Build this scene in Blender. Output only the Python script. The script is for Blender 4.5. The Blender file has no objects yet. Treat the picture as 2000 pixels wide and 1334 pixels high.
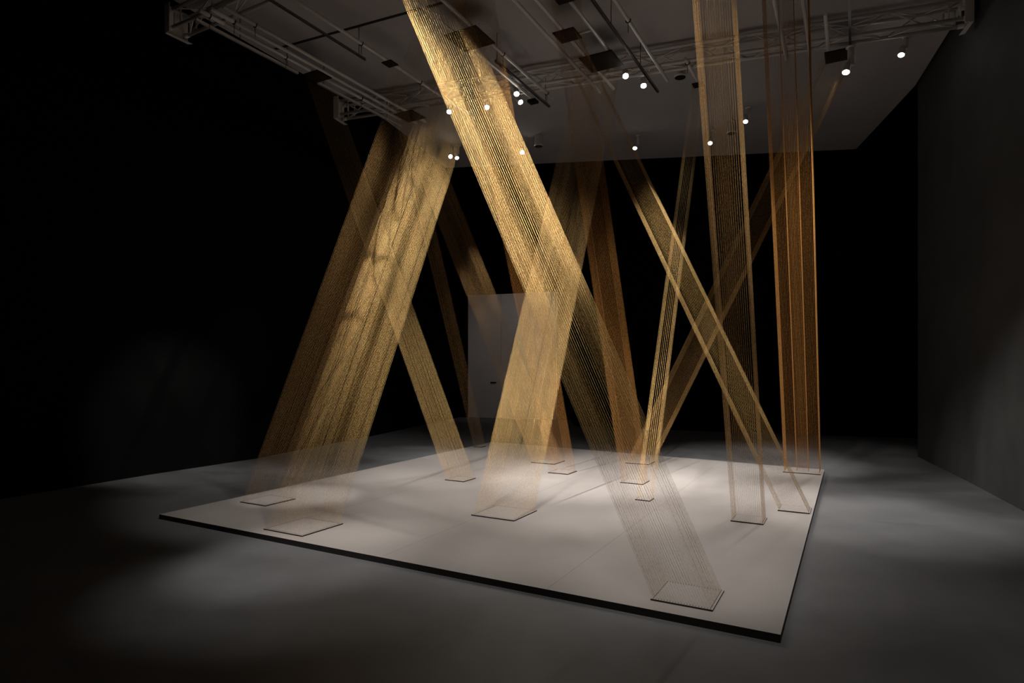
import bpy, math, random
from mathutils import Vector, Matrix

random.seed(7)
SC = bpy.context.scene
COL = SC.collection
TH = 0.50421                                   # heading of the platform, pipes and plates
UX, UY = math.cos(TH), -math.sin(TH)           # unit vector along a plate's front edge
VX, VY = math.sin(TH), math.cos(TH)            # unit vector along a plate's side edge


def uv(u, v, z):
    return Vector((u * UX + v * VX, u * UY + v * VY, z))


# ------------------------------------------------------------------ materials
def new_mat(name):
    m = bpy.data.materials.new(name)
    m.use_nodes = True
    nt = m.node_tree
    b = nt.nodes['Principled BSDF']
    return m, nt, b


def plain(name, col, rough=0.6, metal=0.0, spec=0.5):
    m, nt, b = new_mat(name)
    b.inputs['Base Color'].default_value = (*col, 1)
    b.inputs['Roughness'].default_value = rough
    b.inputs['Metallic'].default_value = metal
    b.inputs['Specular IOR Level'].default_value = spec
    return m


def mottled(name, c1, c2, scale, rough, detail=6.0, spec=0.5, bump=0.0, r2=None):
    m, nt, b = new_mat(name)
    g = nt.nodes.new('ShaderNodeNewGeometry')
    n = nt.nodes.new('ShaderNodeTexNoise')
    n.inputs['Scale'].default_value = scale
    n.inputs['Detail'].default_value = detail
    n.inputs['Roughness'].default_value = 0.6
    nt.links.new(g.outputs['Position'], n.inputs['Vector'])
    r = nt.nodes.new('ShaderNodeValToRGB')
    r.color_ramp.elements[0].position = 0.35
    r.color_ramp.elements[1].position = 0.65
    r.color_ramp.elements[0].color = (*c1, 1)
    r.color_ramp.elements[1].color = (*c2, 1)
    nt.links.new(n.outputs['Fac'], r.inputs['Fac'])
    nt.links.new(r.outputs['Color'], b.inputs['Base Color'])
    b.inputs['Roughness'].default_value = rough
    b.inputs['Specular IOR Level'].default_value = spec
    if r2 is not None:
        mr = nt.nodes.new('ShaderNodeMapRange')
        mr.inputs['To Min'].default_value = rough
        mr.inputs['To Max'].default_value = r2
        nt.links.new(n.outputs['Fac'], mr.inputs['Value'])
        nt.links.new(mr.outputs['Result'], b.inputs['Roughness'])
    if bump:
        n2 = nt.nodes.new('ShaderNodeTexNoise')
        n2.inputs['Scale'].default_value = scale * 12
        nt.links.new(g.outputs['Position'], n2.inputs['Vector'])
        bp = nt.nodes.new('ShaderNodeBump')
        bp.inputs['Strength'].default_value = bump
        bp.inputs['Distance'].default_value = 0.01
        nt.links.new(n2.outputs['Fac'], bp.inputs['Height'])
        nt.links.new(bp.outputs['Normal'], b.inputs['Normal'])
    return m


def thread_mat(name, dark, light):
    """Twisted metallic thread: gold foil with a grain along its length."""
    m, nt, b = new_mat(name)
    g = nt.nodes.new('ShaderNodeNewGeometry')
    n = nt.nodes.new('ShaderNodeTexNoise')
    n.inputs['Scale'].default_value = 70
    n.inputs['Detail'].default_value = 2
    nt.links.new(g.outputs['Position'], n.inputs['Vector'])
    r = nt.nodes.new('ShaderNodeValToRGB')
    e = r.color_ramp.elements
    e[0].position, e[1].position = 0.36, 0.64
    e[0].color = (*dark, 1)
    e[1].color = (*light, 1)
    nt.links.new(n.outputs['Fac'], r.inputs['Fac'])
    nt.links.new(r.outputs['Color'], b.inputs['Base Color'])
    b.inputs['Metallic'].default_value = 0.7
    b.inputs['Roughness'].default_value = 0.48
    return m


def glow(name, col, s):
    m = bpy.data.materials.new(name)
    m.use_nodes = True
    nt = m.node_tree
    nt.nodes.clear()
    o = nt.nodes.new('ShaderNodeOutputMaterial')
    e = nt.nodes.new('ShaderNodeEmission')
    e.inputs['Color'].default_value = (*col, 1)
    e.inputs['Strength'].default_value = s
    nt.links.new(e.outputs['Emission'], o.inputs['Surface'])
    return m


M = {
    'thread': thread_mat('gold_thread', (0.50, 0.265, 0.07), (0.98, 0.71, 0.31)),
    'bronze': thread_mat('gold_thread_dim', (0.47, 0.235, 0.065), (0.96, 0.63, 0.28)),  # same gold thread, with weak light painted in as a browner tone
    'backlit': thread_mat('gold_thread_backlit', (0.45, 0.18, 0.035), (0.95, 0.50, 0.16)),  # same gold thread, with light from behind painted in as orange
    'platform': mottled('platform_paint', (0.390, 0.362, 0.345), (0.420, 0.390, 0.372), 1.4, 0.5, spec=0.25),
    'platform_side': plain('platform_edge', (0.012, 0.010, 0.009), 0.6, spec=0.2),
    'plate_side': plain('plate_edge', (0.02, 0.014, 0.012), 0.6, spec=0.2),
    'plate_top': mottled('plate_paint', (0.392, 0.364, 0.346), (0.420, 0.390, 0.372), 2.0, 0.5, spec=0.25),
    'black_plate': plain('black_plate', (0.010, 0.009, 0.008), 0.7, spec=0.15),
    'floor': mottled('concrete', (0.122, 0.125, 0.132), (0.170, 0.172, 0.179), 1.1, 0.42, bump=0.03, r2=0.62),
    'wall': mottled('black_wall', (0.0026, 0.0026, 0.0027), (0.0034, 0.0034, 0.0034), 1.5, 0.85, spec=0.05),
    'grey_wall': mottled('charcoal_wall', (0.050, 0.050, 0.050), (0.064, 0.064, 0.063), 1.5, 0.7, spec=0.3),
    'ceiling': mottled('ceiling_paint', (0.42, 0.39, 0.375), (0.46, 0.43, 0.415), 0.9, 0.85, spec=0.1),
    'joint': plain('platform_joint', (0.24, 0.21, 0.195), 0.9, spec=0.1),
    'seam': plain('dark_seam', (0.03, 0.027, 0.025), 0.9, spec=0.1),
    'white': plain('white_metal', (0.70, 0.65, 0.60), 0.40),
    'clamp': plain('black_metal', (0.012, 0.012, 0.012), 0.4),
    'track': plain('grey_track', (0.10, 0.09, 0.085), 0.4),
    'door': mottled('grey_door', (0.60, 0.55, 0.53), (0.66, 0.60, 0.58), 0.8, 0.6, spec=0.3),
    'lamp': glow('lamp_glow', (1.0, 0.93, 0.86), 40.0),
}


# ------------------------------------------------------------------ mesh helpers
class MB:
    def __init__(self):
        self.v, self.f, self.mi, self.sm = [], [], [], []

    def poly(self, pts, mi=0, smooth=False):
        i = len(self.v)
        self.v += [tuple(p) for p in pts]
        self.f.append(tuple(range(i, i + len(pts))))
        self.mi.append(mi)
        self.sm.append(smooth)

    def prism(self, base, top, mi_top=0, mi_side=0, mi_bottom=None):
        """base/top: matching point loops, counter-clockwise from above."""
        n = len(base)
        i = len(self.v)
        self.v += [tuple(p) for p in base] + [tuple(p) for p in top]
        self.f.append(tuple(range(i + n - 1, i - 1, -1)))
        self.mi.append(mi_side if mi_bottom is None else mi_bottom)
        self.f.append(tuple(range(i + n, i + 2 * n)))
        self.mi.append(mi_top)
        for k in range(n):
            self.f.append((i + k, i + (k + 1) % n, i + n + (k + 1) % n, i + n + k))
            self.mi.append(mi_side)
        self.sm += [False] * (n + 2)

    def box(self, c, ax, ay, az, mi=0, mi_top=None):
        """box at centre c with half-axis vectors ax, ay, az."""
        c, ax, ay, az = Vector(c), Vector(ax), Vector(ay), Vector(az)
        q = [-ax - ay, ax - ay, ax + ay, -ax + ay]
        self.prism([c + p - az for p in q], [c + p + az for p in q], mi if mi_top is None else mi_top, mi, mi)

    def tube(self, a, b, r, n=10, mi=0, caps=True, r2=None):
        a, b = Vector(a), Vector(b)
        d = (b - a).normalized()
        x = d.orthogonal().normalized()
        y = d.cross(x)
        r2 = r if r2 is None else r2
        i = len(self.v)
        for p, rr in ((a, r), (b, r2)):
            for k in range(n):
                t = 2 * math.pi * k / n
                self.v.append(tuple(p + (x * math.cos(t) + y * math.sin(t)) * rr))
        for k in range(n):
            self.f.append((i + k, i + (k + 1) % n, i + n + (k + 1) % n, i + n + k))
            self.mi.append(mi)
            self.sm.append(True)
        if caps:
            self.f.append(tuple(range(i + n - 1, i - 1, -1)))
            self.f.append(tuple(range(i + n, i + 2 * n)))
            self.mi += [mi, mi]
            self.sm += [False, False]

    def strand(self, a, b, r, segs, n=5):
        """A long thin tube, cut into short lengths."""
        a, b = Vector(a), Vector(b)
        d = (b - a).normalized()
        x = d.orthogonal().normalized()
        y = d.cross(x)
        ring = [(x * math.cos(2 * math.pi * k / n) + y * math.sin(2 * math.pi * k / n)) * r for k in range(n)]
        i = len(self.v)
        for j in range(segs + 1):
            p = a.lerp(b, j / segs)
            self.v += [tuple(p + o) for o in ring]
        for j in range(segs):
            for k in range(n):
                q = i + j * n
                self.f.append((q + k, q + (k + 1) % n, q + n + (k + 1) % n, q + n + k))
        self.mi += [0] * (segs * n)
        self.sm += [True] * (segs * n)

    def lathe(self, a, d, prof, n=20, mi=0):
        """surface of revolution from point a along d; prof = [(s, r), ...]."""
        a, d = Vector(a), Vector(d).normalized()
        x = d.orthogonal().normalized()
        y = d.cross(x)
        i = len(self.v)
        for s, r in prof:
            for k in range(n):
                t = 2 * math.pi * k / n
                self.v.append(tuple(a + d * s + (x * math.cos(t) + y * math.sin(t)) * r))
        for j in range(len(prof) - 1):
            for k in range(n):
                self.f.append((i + j * n + k, i + j * n + (k + 1) % n, i + (j + 1) * n + (k + 1) % n, i + (j + 1) * n + k))
                self.mi.append(mi)
                self.sm.append(True)
        self.f.append(tuple(range(i + n - 1, i - 1, -1)))
        j = (len(prof) - 1) * n
        self.f.append(tuple(range(i + j, i + j + n)))
        self.mi += [mi, mi]
        self.sm += [False, False]

    def arc(self, c, e1, e2, R, r, a0, a1, n=14, m=8, mi=0):
        c, e1, e2 = Vector(c), Vector(e1), Vector(e2)
        e3 = e1.cross(e2)
        i = len(self.v)
        for k in range(n + 1):
            t = a0 + (a1 - a0) * k / n
            o = e1 * math.cos(t) + e2 * math.sin(t)
            for q in range(m):
                s = 2 * math.pi * q / m
                self.v.append(tuple(c + o * (R + r * math.cos(s)) + e3 * (r * math.sin(s))))
        for k in range(n):
            for q in range(m):
                self.f.append((i + k * m + q, i + k * m + (q + 1) % m, i + (k + 1) * m + (q + 1) % m, i + (k + 1) * m + q))
                self.mi.append(mi)
                self.sm.append(True)

    def build(self, name, mats, parent=None, origin=None):
        me = bpy.data.meshes.new(name)
        off = Vector((0, 0, 0))
        if parent is not None:
            off = Vector(parent['_o'])
        elif origin is not None:
            off = Vector(origin)
        vs = [(p[0] - off.x, p[1] - off.y, p[2] - off.z) for p in self.v]
        me.from_pydata(vs, [], self.f)
        for m in (mats if isinstance(mats, (list, tuple)) else [mats]):
            me.materials.append(m)
        me.polygons.foreach_set('material_index', self.mi)
        me.polygons.foreach_set('use_smooth', self.sm)
        me.update()
        o = bpy.data.objects.new(name, me)
        COL.objects.link(o)
        if parent is not None:
            o.parent = parent
            o['_o'] = tuple(off)
        elif origin is not None:
            o.location = off
        return o


def tag(o, label=None, cat=None, group=None, kind=None):
    if label:
        o['label'] = label
    if cat:
        o['category'] = cat
    if group:
        o['group'] = group
    if kind:
        o['kind'] = kind
    return o


def thing(name, label, cat, loc, group=None):
    o = bpy.data.objects.new(name, None)
    o.empty_display_size = 0.1
    COL.objects.link(o)
    o.location = loc
    o['_o'] = tuple(loc)
    return tag(o, label, cat, group, 'thing')


# ------------------------------------------------------------------ the room
PT = 0.048                                     # platform top
CEIL = 6.348
ROOF = 7.6

mb = MB()
mb.prism([(-16, -7, -0.2), (16, -7, -0.2), (16, 22, -0.2), (-16, 22, -0.2)],
         [(-16, -7, 0), (16, -7, 0), (16, 22, 0), (-16, 22, 0)])
tag(mb.build('floor', M['floor']), 'dark polished concrete gallery floor', kind='structure')


def wall(name, pts, mat, z0=0.0, z1=ROOF, th=0.2, side=1, label=None):
    """A wall along the plan points, thickened away from the room."""
    m = MB()
    for (a, b) in zip(pts[:-1], pts[1:]):
        a, b = Vector((*a, 0)), Vector((*b, 0))
        d = (b - a).normalized()
        n = Vector((-d.y, d.x, 0)) * th * side
        e = d * 0.0
        q = [a - e, b + e, b + e + n, a - e + n]
        if side < 0:
            q = q[::-1]
        m.prism([Vector((p.x, p.y, z0)) for p in q], [Vector((p.x, p.y, z1)) for p in q])
    return tag(m.build(name, mat), label, kind='structure')


wall('wall_left', [(-9.6, -1.5), (-6.4, 6.3), (-5.142, 8.889), (-4.3, 10.365), (-3.147, 13.601), (-2.334, 16.327), (-1.59, 18.85)],
     M['wall'], label='black side wall of the gallery')
wall('wall_back', [(-1.75, 18.92), (1.66, 17.75), (1.66, 15.93), (4.336, 14.85), (7.299, 13.801), (9.8, 12.85)],
     M['wall'], label='black end wall behind the threads')
wall('wall_right', [(6.95, 10.614), (6.13, 8.336), (5.38, 6.40), (2.6, -1.1)], M['grey_wall'], side=1,
     label='charcoal side wall beside the platform')
wall('wall_far', [(9.7, 13.0), (9.7, 9.4), (7.05, 10.45)], M['wall'], label='black return wall beyond the side wall')

mb = MB()
loop = [(-9.8, -1.7), (3.0, -1.7), (6.0, 6.5), (10.2, 9.0), (10.2, 13.2), (-1.5, 19.3), (-6.6, 6.3)]
mb.prism([(x, y, ROOF) for x, y in loop], [(x, y, ROOF + 0.2) for x, y in loop])
tag(mb.build('roof', M['wall']), 'black roof void above the hung ceiling', kind='structure')

mb = MB()
loop = [(-8.6, -1.2), (2.45, -1.2), (5.30, 6.38), (6.124, 8.50), (6.90, 10.614), (7.611, 13.70), (-1.611, 15.0), (-2.098, 13.224), (-2.483, 12.02),
        (-3.022, 11.017), (-4.443, 8.121)]
mb.prism([(x, y, CEIL) for x, y in loop], [(x, y, CEIL + 0.12) for x, y in loop])
tag(mb.build('ceiling', M['ceiling']), 'pale painted ceiling above the pipes', kind='structure')

mb = MB()                                      # joint across the ceiling boards
a, b = Vector((-3.62, 9.39, CEIL - 0.004)), Vector((-0.90, 8.17, CEIL - 0.004))
d = (b - a).normalized()
mb.box((a + b) / 2, d * (b - a).length / 2, Vector((-d.y, d.x, 0)) * 0.022, (0, 0, 0.004))
tag(mb.build('trim_1', M['seam']), 'dark joint strip across the ceiling', kind='structure')

# dropped black bulkhead that carries the trusses at the side wall
mb = MB()
q = [(-5.9, 5.9), (-4.72, 8.0), (-3.16, 11.10), (-2.62, 13.0), (-3.35, 13.1), (-4.45, 10.3), (-5.3, 8.8), (-6.5, 6.1)]
mb.prism([(x, y, 5.75) for x, y in q], [(x, y, ROOF) for x, y in q])
tag(mb.build('trim_2', M['wall']), 'black bulkhead box along the top of the side wall', kind='structure')

# double door in the far recess
A, B = Vector((-1.304, 18.715, 0)), Vector((1.301, 17.822, 0))
D = (B - A).normalized()
N = Vector((D.y, -D.x, 0))
L = (B - A).length
s = 0.385 * L
for nm, a, b, lb in (('door_1', 0.0, s - 0.004, 'tall grey door leaf in the recess behind the threads'),
                     ('door_2', s + 0.004, L, 'wider grey door leaf beside the tall narrow one')):
    m = MB()
    m.box(A + D * (a + b) / 2 + N * 0.03 + Vector((0, 0, 1.845)), D * (b - a) / 2, N * 0.03, (0, 0, 1.835))
    o = tag(m.build(nm, M['door'], origin=A + D * a), lb, kind='structure')
    if nm == 'door_1':
        o['_o'] = tuple(A + D * a)
        m = MB()
        m.box(A + D * (s - 0.24) + N * 0.075 + Vector((0, 0, 1.07)), D * 0.09, N * 0.015, (0, 0, 0.012))
        m.build('door_handle', M['clamp'], o)

# ------------------------------------------------------------------ platform
PA, PB, PC, PD = (-3.573, 6.276), (1.5, 3.461), (4.53, 8.985), (-0.39, 12.287)
mb = MB()
mb.prism([(x, y, 0) for x, y in (PA, PB, PC, PD)], [(x, y, PT) for x, y in (PA, PB, PC, PD)], 0, 1, 1)
plat = mb.build('platform', [M['platform'], M['platform_side']])
tag(plat, 'low pale grey square platform with black edges under the threads', 'platform', kind='thing')
plat['_o'] = (0, 0, 0)
for k in (0.25, 0.5, 0.75):
    a = Vector((*PA, 0)).lerp(Vector((*PB, 0)), k)
    b = Vector((*PD, 0)).lerp(Vector((*PC, 0)), k)
    d = (b - a).normalized()
    m = MB()
    m.box((a + b) / 2 + Vector((0, 0, PT + 0.0001)), d * ((b - a).length / 2 - 0.01), Vector((-d.y, d.x, 0)) * 0.0012, (0, 0, 0.0002))
    m.build('panel_joint', M['joint'], plat)

# ------------------------------------------------------------------ thread columns
PLATE_T = 0.0115
TOPZ = 5.932
RAD = 0.0006
SEGS = 36
COLUMNS = [
    # floor x, y, plate size, ceiling x, y, inner square (or 0), label
    (-2.716, 6.900, 0.409, -0.173, 5.789, 0, 'dark bronze thread column slanting up beside the broad mottled golden one, from the platform corner'),
    (-1.941, 5.781, 0.498, -0.566, 8.318, 0, 'broad golden thread column with mottled highlights, largest of the two leaning off the platform side'),
    (-0.683, 8.206, 0.295, -2.943, 9.381, 0, 'olive gold thread column leaning to the black wall, rising behind the broad golden one'),
    (-0.603, 11.544, 0.172, -1.771, 8.993, 0, 'thin dim thread column rising from the tiny plate at the farthest platform corner'),
    (-0.076, 6.317, 0.492, 1.287, 8.933, 0, 'bright gold thread column standing on the large plate at platform centre, crossing the brightest column'),
    (0.565, 9.701, 0.397, -1.790, 10.877, 0, 'dim brown thread column passing in front of the grey doors'),
    (0.714, 8.762, 0.307, -0.544, 5.447, 0, 'faint rust thread column mostly hidden behind the two crossing bright columns'),
    (2.000, 9.646, 0.367, 4.624, 8.752, 0, 'faint bronze thread column leaning up to the ceiling plate beside the glaring spotlight'),
    (1.594, 8.025, 0.297, 0.628, 7.330, 0, 'deep orange thread column behind the crossing of the bright columns'),
    (1.492, 6.973, 0.169, 2.910, 9.670, 0, 'narrowest lit thread column, coppery, standing on the smallest plate at mid platform'),
    (2.312, 6.046, 0.296, 1.215, 4.110, 0, 'near-vertical brown thread column on the plate nearest the platform side edge, running out overhead'),
    (2.957, 6.481, 0.300, 0.734, 8.225, 0, 'gold thread column leaning down to the platform side edge, crossing the narrowest column'),
    (4.154, 8.854, 0.483, 2.929, 6.661, 0.150, 'orange upright thread column with a smaller one nested inside, at the platform corner'),
    (1.149, 4.045, 0.386, -1.234, 5.188, 0, 'brightest gold thread column, coming down from overhead to the frontmost plate'),
]


def square(cx, cy, h):
    return [(cx - h * UX - h * VX, cy - h * UY - h * VY), (cx + h * UX - h * VX, cy + h * UY - h * VY),
            (cx + h * UX + h * VX, cy + h * UY + h * VY), (cx - h * UX + h * VX, cy - h * UY + h * VY)]


def sides(h, n):
    """Thread positions (u, v) of the four sides of a square of half size h."""
    t = [-h + 2 * h * k / (n - 1) for k in range(n)]
    return [[(x, -h) for x in t], [(h, y) for y in t[1:-1]], [(x, h) for x in t], [(-h, y) for y in t[1:-1]]]


def sheet(name, pts, bx, by, tx, ty, root, mat):
    m = MB()
    z0 = PT + PLATE_T
    for (u, v) in pts:
        jx, jy = random.gauss(0, 0.0004), random.gauss(0, 0.0004)
        dx, dy = u * UX + v * VX, u * UY + v * VY
        m.strand((bx + dx + jx, by + dy + jy, z0), (tx + dx, ty + dy, TOPZ), RAD, SEGS)
    return m.build(name, mat, root)


for (bx, by, s, tx, ty, inner, label) in COLUMNS:
    root = thing('thread_column', label, 'thread sculpture', (bx, by, PT), 'golden thread columns')
    mat = M['backlit'] if 'orange' in label or 'rust' in label else M['bronze'] if ('bronze' in label or 'brown' in label or 'dim' in label) else M['thread']  # dimmer columns get thread colours with their lighting painted in
    h = s / 2
    ht = h * 0.925
    n = max(8, round(2 * ht / (0.0175 if s > 0.2 else 0.0215)) + 1)
    # floor plate with the slots the threads pass through
    m = MB()
    sq = square(bx, by, h)
    m.prism([(x, y, PT + 0.0003) for x, y in sq], [(x, y, PT + PLATE_T) for x, y in sq], 0, 1, 1)
    rings = [(ht, n)]
    if inner:
        rings.append((inner / 2, max(7, round(inner / 0.0175) + 1)))
    for (hh, nn) in rings:
        for side in sides(hh, nn):
            for (u, v) in side:
                m.box((bx + u * UX + v * VX, by + u * UY + v * VY, PT + PLATE_T + 0.0003),
                      Vector((UX, UY, 0)) * 0.0016, Vector((VX, VY, 0)) * 0.0095, (0, 0, 0.0005), 1)
    tag(m.build('floor_plate', [M['plate_top'], M['plate_side']], root), 'pale square plate with black edge and slots')
    m = MB()
    sq = square(tx, ty, h)
    m.prism([(x, y, TOPZ) for x, y in sq], [(x, y, TOPZ + 0.0125) for x, y in sq])
    tag(m.build('ceiling_plate', M['black_plate'], root), 'black square plate under the pipes')
    for side in sides(ht, n):
        sheet('thread_sheet', side, bx, by, tx, ty, root, mat)
    if inner:
        for side in sides(rings[1][0], rings[1][1]):
            sheet('inner_thread_sheet', side, bx, by, tx, ty, root, mat)

# ------------------------------------------------------------------ trusses
ZB, ZT = 6.018, 6.255


def truss(label, p0, p1, depth, toward, end0, end1):
    """Box truss; p0-p1 is the bottom chord farthest from the camera, toward = unit vector to the nearer chord."""
    p0, p1 = Vector((*p0, 0)), Vector((*p1, 0))
    d = (p1 - p0).normalized()
    n = Vector((*toward, 0))
    root = thing('lighting_truss', label, 'truss', (p0.x, p0.y, ZB))
    up = Vector((0, 0, 1))

    def ch(near, top, x):
        return p0 + d * x + n * (depth if near else 0) + up * (ZT if top else ZB)
    Lr = (p1 - p0).length
    for near in (0, 1):
        for top in (0, 1):
            m = MB()
            m.tube(ch(near, top, 0), ch(near, top, Lr), 0.0245, 14)
            m.build('chord', M['white'], root)
    bay = 0.42
    k = int(Lr / bay)
    bay = Lr / k
    faces = [((0, 0), (1, 0)), ((0, 1), (1, 1)), ((0, 0), (0, 1)), ((1, 0), (1, 1))]
    for fi, (ca, cb) in enumerate(faces):
        for j in range(k):
            x0, x1 = j * bay + 0.02, (j + 1) * bay - 0.02
            if (j + fi) % 2 == 0:
                a, b = ch(*ca, x0), ch(*cb, x1)
            else:
                a, b = ch(*cb, x0), ch(*ca, x1)
            m = MB()
            m.tube(a, b, 0.0095, 8)
            m.build('brace', M['white'], root)
    for x in (0.03, 0.16, Lr / 2 - 0.06, Lr / 2 + 0.06, Lr - 0.16, Lr - 0.03):
        for (ca, cb) in faces[2:]:
            m = MB()
            m.tube(ch(*ca, x), ch(*cb, x), 0.011, 8)
            m.build('brace', M['white'], root)
    # end brackets: a folded plate with a bottom flange
    for on, x, sg in ((end0, 0, -1), (end1, Lr, 1)):
        if not on:
            continue
        m = MB()
        c = p0 + d * (x + sg * 0.10) + n * depth / 2
        hd = depth / 2 + 0.05
        m.box(c + up * (ZB + ZT) / 2, d * 0.006, n * hd, up * 0.19)
        m.box(c - d * sg * 0.05 + n * hd + up * (ZB + ZT) / 2, d * 0.05, n * 0.005, up * 0.19)
        z = (ZB + ZT) / 2 - 0.19
        a, b, e = c - n * hd, c + n * hd, c + n * hd - d * sg * 0.045
        f = c - n * (hd + 0.03) - d * sg * 0.06
        lo = [Vector((q.x, q.y, z - 0.008)) for q in (a, b, e, f)]
        hi = [Vector((q.x, q.y, z)) for q in (a, b, e, f)]
        if (b - a).cross(e - b).z < 0:
            lo, hi = lo[::-1], hi[::-1]
        m.prism(lo, hi)
        for near in (0, 1):
            for top in (0, 1):
                q = ch(near, top, x)
                m.tube(q, q + d * sg * 0.10, 0.030, 12)
        m.build('end_bracket', M['white'], root)
    return root


truss('long white lattice truss spanning to the charcoal wall behind the ceiling plates', (-2.98, 11.19), (5.87, 8.165), 0.21, (-0.327, -0.945), True, True)
truss('white lattice truss by the black wall carrying the start of the pipes', (-4.36, 8.36), (0.30, 5.79), 0.22, (-0.483, -0.876), True, False)

# ------------------------------------------------------------------ pipes and tracks
ZP, RP = 5.9685, 0.0235


def pipe(label, u, v0, v1, clamps=(), r=RP, z=ZP, sleeve=None, name='ceiling_pipe', cat='pipe', group='hung ceiling pipes'):
    root = thing(name, label, cat, uv(u, v0, z), group)
    m = MB()
    m.tube(uv(u, v0, z), uv(u, v1, z), r, 16)
    m.build('tube', M['white'], root)
    if sleeve:
        m = MB()
        m.tube(uv(u, sleeve[0], z), uv(u, sleeve[1], z), r * 1.16, 16)
        m.build('sleeve', M['white'], root)
    for v in clamps:
        m = MB()
        m.arc(uv(u, v, z), Vector((UX, UY, 0)), Vector((0, 0, 1)), r + 0.008, 0.007, math.radians(-200), math.radians(20))
        m.tube(uv(u, v, z - r - 0.01), uv(u, v, z - r - 0.13), 0.004, 6)
        tag(m.build('clamp', M['clamp'], root), 'black hook clamp')
    return root


pipe('innermost white pipe bunched beside the dark wall, over the dim brown column', -6.79, 4.95, 9.06, (5.42,))
pipe('white pipe of the bunch beside the dark wall, next to the innermost one', -6.965, 4.90, 9.03, (5.24,), sleeve=(4.90, 5.22))
pipe('outermost round white pipe of the bunch beside the dark wall', -7.115, 4.86, 8.75, (5.0, 6.2, 7.75), sleeve=(4.86, 5.2))
pipe('white ceiling pipe passing over the tiny dark plate', -5.905, 5.0, 9.3, (6.432, 7.75))
pipe('white ceiling pipe ending in a bright tip above the crossing gold columns', -3.59, 4.9, 9.45)
pipe('white ceiling pipe passing over both clear dark plates', -3.355, 4.9, 9.43)
pipe('white ceiling pipe stopping at the larger clear dark plate', -3.007, 4.9, 8.30)
pipe('white ceiling pipe beside the lit track, ending past the truss', -2.525, 4.9, 9.56, (7.65,))
pipe('shorter white pipe of the pair between the upright brown column and the glaring spotlight', -0.845, 4.9, 9.72)
pipe('longer white pipe of the pair between the upright brown column and the glaring spotlight', -0.542, 4.9, 9.87)
pipe('white pipe behind the brightest column, with a black hook clamp', -4.350, 4.9, 9.26, (7.62, 9.05))
pipe('white pipe partly hidden by the brightest column, ending at the small black box', -4.648, 4.9, 9.12)
pipe('short white pipe stub leading to the small plate behind the upright brown column', -2.123, 9.0, 9.86, (9.14,))
pipe('short white pipe stub above the plate beside the glaring spotlight', -0.314, 8.7, 9.73)
t = thing('ceiling_pipe', 'short white cross pipe joining two long pipes beside the smaller clear dark plate', 'pipe', uv(-3.33, 7.64, ZP), 'hung ceiling pipes')
mb = MB()
mb.tube(uv(-3.33, 7.64, ZP), uv(-3.032, 7.64, ZP), 0.017, 12)
mb.build('tube', M['white'], t)


def track(label, u, v0, v1, z=5.925, drops=(), mat='track', hw=0.017):
    root = thing('lighting_track', label, 'light track', uv(u, v0, z), 'lighting tracks')
    m = MB()
    U, V = Vector((UX, UY, 0)), Vector((VX, VY, 0))
    m.box(uv(u, (v0 + v1) / 2, z), U * hw, V * (v1 - v0) / 2, (0, 0, 0.016))
    m.build('rail', M[mat], root)
    m = MB()
    m.box(uv(u, (v0 + v1) / 2, z - 0.0165), U * 0.006, V * (v1 - v0) / 2, (0, 0, 0.001))
    m.build('slot', M['clamp'], root)
    for v in drops:
        m = MB()
        m.tube(uv(u, v, z + 0.016), uv(u, v, CEIL), 0.005, 6)
        m.build('hanger', M['clamp'], root)


track('thin dark track crossing the ceiling beside the bunch of white pipes', -6.105, 4.9, 6.73, drops=(6.6,), hw=0.010)
track('dark lit track running beside the glaring twin spotlights above the plates', -2.736, 5.6, 9.78, drops=(7.6, 8.85))
track('dark track behind the brightest column, carrying two spotlights', -4.495, 7.66, 9.45, drops=(7.7, 9.3))
track('slim track ending above the plate beside the most glaring spotlight', -0.045, 5.2, 9.70, drops=(7.4, 9.2))
track('flat grey track at the outer side of the pipes beside the dark wall', -7.32, 4.95, 6.60, z=5.955, drops=(5.6, 6.4), mat='white')
track('flat grey track past the hidden plate beside the dark wall', -7.295, 6.98, 9.0, z=5.955, drops=(7.1, 8.6), mat='white')

# small black box at a pipe end
mb = MB()
mb.box(uv(-4.648, 9.14, 5.925), Vector((UX, UY, 0)) * 0.07, Vector((VX, VY, 0)) * 0.07, (0, 0, 0.02))
tag(mb.build('junction_box', M['black_plate'], origin=uv(-4.648, 9.14, 5.925)), 'small black square box at the end of a white ceiling pipe', 'box', kind='thing')

# ceiling cans with black mouths
for (x, y, lb) in ((0.553, 12.87, 'white ceiling can with black mouth between the crossing columns, standing alone'),
                   (2.66, 9.80, 'white ceiling can with black mouth just under the truss'),
                   (4.306, 12.15, 'white ceiling can with black mouth seen through the upright brown column')):
    root = thing('ceiling_can', lb, 'ceiling fixture', (x, y, CEIL), 'ceiling cans')
    m = MB()
    m.lathe((x, y, CEIL), (0, 0, -1), [(0, 0.07), (0.02, 0.085), (0.20, 0.085), (0.205, 0.092), (0.235, 0.092)], 24)
    m.build('can_body', M['white'], root)
    m = MB()
    m.lathe((x, y, CEIL - 0.2345), (0, 0, -1), [(0, 0.088), (0.003, 0.086)], 24)
    m.build('can_mouth', M['clamp'], root)


# ------------------------------------------------------------------ spotlights
def spot_light(pos, target, power, deg, blend, col=(1.0, 0.945, 0.89), radius=0.045):
    l = bpy.data.lights.new('spot_beam', 'SPOT')
    l.energy = power
    l.spot_size = math.radians(deg)
    l.spot_blend = blend
    l.shadow_soft_size = radius
    l.color = col
    o = bpy.data.objects.new('spot_beam', l)
    COL.objects.link(o)
    p, t = Vector(pos), Vector(target)
    o.location = p
    o.rotation_euler = (t - p).to_track_quat('-Z', 'Y').to_euler()
    return o


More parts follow.
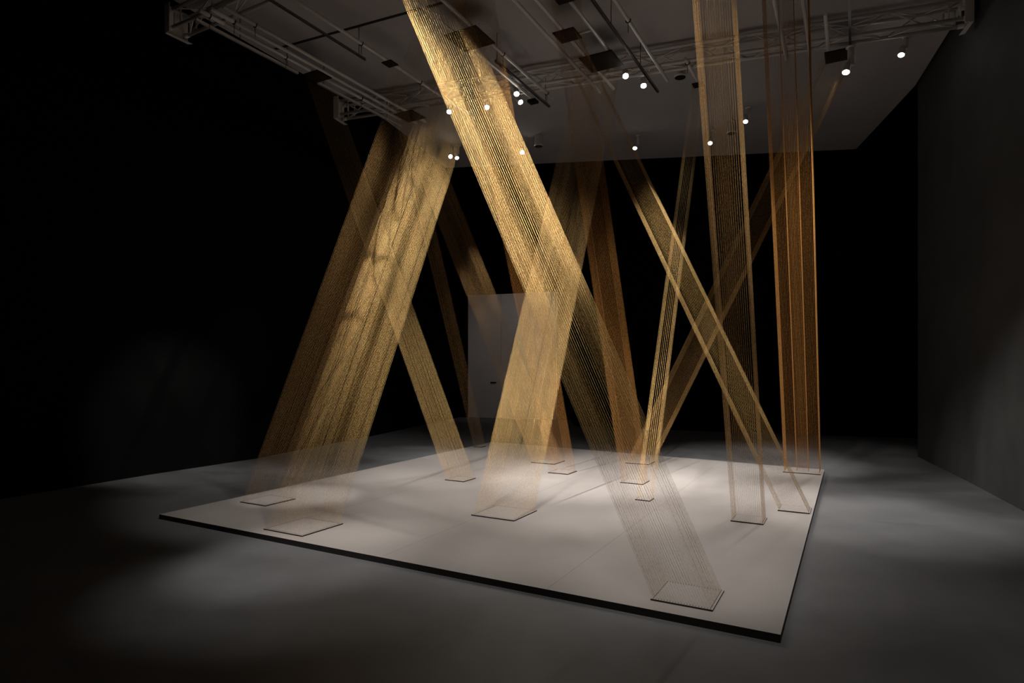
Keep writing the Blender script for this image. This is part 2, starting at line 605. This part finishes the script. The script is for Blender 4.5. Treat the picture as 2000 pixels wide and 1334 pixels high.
def fixture(label, lens, target, power, deg=50, blend=1.0, r=0.040, top=CEIL, side=(0.06, 0.02), stem=0.026):
    """A track spotlight whose lens sits at lens and looks at target."""
    p, t = Vector(lens), Vector(target)
    d = (t - p).normalized()
    back = p - d * 0.15
    ax = Vector((back.x + side[0], back.y + side[1], 0))
    root = thing('track_spotlight', label, 'spotlight', (p.x, p.y, top), 'ceiling spotlights')
    m = MB()
    z1 = back.z - 0.02
    m.tube((ax.x, ax.y, top), (ax.x, ax.y, z1), stem, 14)
    m.lathe((ax.x, ax.y, top), (0, 0, -1), [(0, stem + 0.024), (0.012, stem + 0.024), (0.016, stem + 0.004)], 16)
    m.build('stem', M['white'], root)
    m = MB()
    m.tube((ax.x, ax.y, z1 + 0.02), back + d * 0.06, 0.010, 8)
    m.build('yoke', M['clamp'], root)
    m = MB()
    m.lathe(back, d, [(0, 0.020), (0.004, r + 0.002), (0.135, r + 0.004), (0.144, r + 0.004)], 20)
    m.build('lamp_head', M['white'], root)
    m = MB()
    m.lathe(p - d * 0.008, d, [(0, r), (0.008, r * 0.97), (0.014, r * 0.75), (0.018, r * 0.35)], 20)
    tag(m.build('lens', M['lamp'], root), 'glowing white lens')
    spot_light(p + d * 0.03, t, power, deg, blend).parent = None


FX = [
    # label, lens, target, power, cone
    ('spotlight shining through the outer threads of the brightest column', (-1.115, 10.974, 6.048), (-1.8, 7.3, 0.0), 40, 36),
    ('spotlight shining through the middle threads of the brightest column', (-0.436, 10.778, 6.048), (0.2, 6.0, 0.0), 40, 40),
    ('spotlight shining through the lower inner threads of the brightest column, near the end wall', (0.216, 13.051, 6.048), (0.8, 6.5, 0.0), 158, 38),
    ('spotlight of the far pair beside the brightest column, nearer the dark wall', (-1.319, 13.306, 6.048), (1.2, 7.4, 1.5), 99, 24),
    ('spotlight of the far pair beside the brightest column, partner touching the bright threads', (-1.19, 13.405, 6.048), (0.4, 10.5, 0.0), 87, 36),
    ('upper spotlight of the close pair on the track beside the brightest column', (0.073, 9.84, 5.868), (0.5, 6.3, 0.0), 160, 40),
    ('lower spotlight of the close pair on the track beside the brightest column', (0.148, 10.569, 6.048), (3.5, 6.5, 0.0), 1436, 20),
    ('spotlight with a long white body just past the larger clear dark plate', (1.686, 9.194, 5.85), (1.3, 4.6, 0.0), 60, 40),
    ('glaring spotlight below the end of the lit track', (2.113, 9.951, 6.048), (1.6, 7.2, 0.0), 340, 44),
    ('far spotlight with two lamp glints at the edge of the leaning gold column', (2.54, 12.806, 6.048), (1.6, 9.5, 0.0), 40, 44),
    ('spotlight behind the upright brown column, low near the ceiling edge', (4.001, 12.512, 6.048), (2.6, 9.0, 0.0), 40, 44),
    ('spotlight at the edge of the upright brown column, beside a white can', (4.3, 11.41, 6.048), (3.3, 8.6, 0.0), 40, 44),
    ('most glaring spotlight, in front of a dark ceiling plate', (4.526, 8.40, 5.528), (3.0, 7.0, 0.0), 569, 44),
    ('lone spotlight nearest the charcoal wall below the truss', (5.632, 8.968, 6.048), (3.6, 7.3, 0.0), 40, 40),
]
for (lb, p, t, w, deg) in FX:
    big = 'white body' in lb or 'most glaring' in lb
    fixture(lb, p, t, w, deg, r=0.044 if 'glaring' in lb else 0.040, top=5.905 if 'most glaring' in lb else 5.99 if p[2] < 6 else CEIL, stem=0.042 if big else 0.026)

# bodiless spot beams, mostly out of view, added to brighten columns, floor and doors
ADDED_BEAMS = [
    # place, target, power, cone, softness
    ((2.4, 0.2, 6.1), (2.9, 2.8, 0.0), 170, 64, 1.0),
    ((2.0, 1.5, 6.1), (2.4, 6.9, 1.5), 1100, 15, 0.9),
    ((2.4, 2.0, 6.1), (1.58, 7.15, 0.5), 260, 9, 0.9),
    ((-1.2, 1.6, 6.1), (-0.05, 4.6, 3.0), 1420, 26, 0.8),
    ((2.2, 2.0, 6.1), (-0.05, 4.6, 3.0), 1120, 26, 0.8),
    ((-1.0, 2.0, 6.1), (0.9, 4.2, 0.9), 325, 18, 1.0),
    ((1.6, 5.6, 6.05), (-1.2, 7.15, 3.2), 684, 18, 0.9),
    ((1.6, 5.6, 6.05), (-1.0, 7.6, 4.2), 325, 11, 0.9),
    ((3.0, 5.0, 6.1), (-1.2, 7.15, 3.2), 4600, 16, 0.9),
    ((1.6, 1.4, 6.1), (0.3, 7.0, 1.7), 922, 22, 0.9),
    ((-2.5, 2.5, 6.1), (0.3, 7.0, 1.7), 4200, 22, 0.9),
    ((0.2, 2.0, 6.1), (1.7, 7.4, 1.2), 900, 12, 0.9),
    ((3.4, 3.0, 6.1), (1.9, 7.3, 2.8), 752, 20, 0.9),
    ((1.8, 5.0, 6.1), (3.6, 7.9, 3.0), 1002, 24, 0.9),
    ((-3.5, 8.0, 5.6), (1.3, 7.9, 2.0), 1264, 30, 0.9),
    ((-2.5, 4.0, 6.1), (-1.2, 8.4, 1.0), 1595, 24, 0.9),
    ((-1.5, 3.5, 6.1), (1.65, 4.9, 3.5), 1524, 22, 0.9),
    ((-3.5, 2.0, 6.1), (-1.5, 4.7, 0.0), 342, 26, 1.0),
    ((-0.5, 14.4, 6.15), (0.0, 18.3, 1.7), 98, 50, 1.0),  # added under the visible ceiling with no fixture, to brighten the doors
    ((0.3, 0.5, 6.1), (1.2, 5.2, 0), 516, 30, 1),
    ((1.5, 0.8, 6.1), (2.2, 5.4, 0), 208, 30, 1),
    ((-1.5, 1.5, 6.1), (-0.3, 6.0, 0), 423, 30, 1),
    ((3.2, 6, 6.1), (1.25, 7.8, 2.2), 677, 16, 0.9),
    ((3.0, 4.5, 6.1), (3.7, 8.1, 2.2), 2118, 24, 0.9),
    ((1.0, 9.3, 6.1), (-0.5, 10.25, 2.8), 560, 18, 0.9),  # added beam in view without a fixture, lifts the dim brown column
    ((1.0, 4.0, 6.1), (3.8, 8.3, 1.9), 463, 20, 0.9),
    ((-2.6, 1.0, 6.1), (0.1, 4.5, 2.7), 226, 22, 0.9),
    ((1.8, 0.6, 5.2), (0.1, 4.55, 2.9), 2058, 24, 0.9),
    ((0.2, 6.2, 6.1), (-1.4, 6.78, 2.4), 1008, 13, 0.9),
    ((-3.5, 2, 6.1), (-1.7, 5.0, 0), 870, 18, 1),
    ((3.5, 1.5, 5.5), (1.8, 5.2, 3.0), 92, 24, 0.9),
]
for (p, t, w, deg, bl) in ADDED_BEAMS:
    spot_light(p, t, w, deg, bl)

# ------------------------------------------------------------------ world, camera, output look
w = bpy.data.worlds.new('gallery_dark')
SC.world = w
w.use_nodes = True
w.node_tree.nodes['Background'].inputs['Color'].default_value = (0.5, 0.48, 0.46, 1)
w.node_tree.nodes['Background'].inputs['Strength'].default_value = 0.0

cam = bpy.data.cameras.new('camera')
cam.sensor_width = 36.0
cam.lens = 1210.17 / 2000 * 36.0
cam.shift_y = (715.26 - 667.0) / 2000
cam.clip_start = 0.05
cam.clip_end = 200
co = bpy.data.objects.new('camera', cam)
COL.objects.link(co)
co.location = (0, 0, 1.548)
co.rotation_euler = (math.radians(90), 0, 0)
SC.camera = co

SC.view_settings.view_transform = 'Standard'
SC.view_settings.look = 'None'
SC.view_settings.gamma = 1.0
SC.view_settings.use_curve_mapping = False
SC.view_settings.exposure = 0.0
SC.cycles.max_bounces = 6
SC.cycles.diffuse_bounces = 4
SC.cycles.glossy_bounces = 3
SC.cycles.sample_clamp_indirect = 4.0

for o in bpy.data.objects:
    if '_o' in o:
        del o['_o']
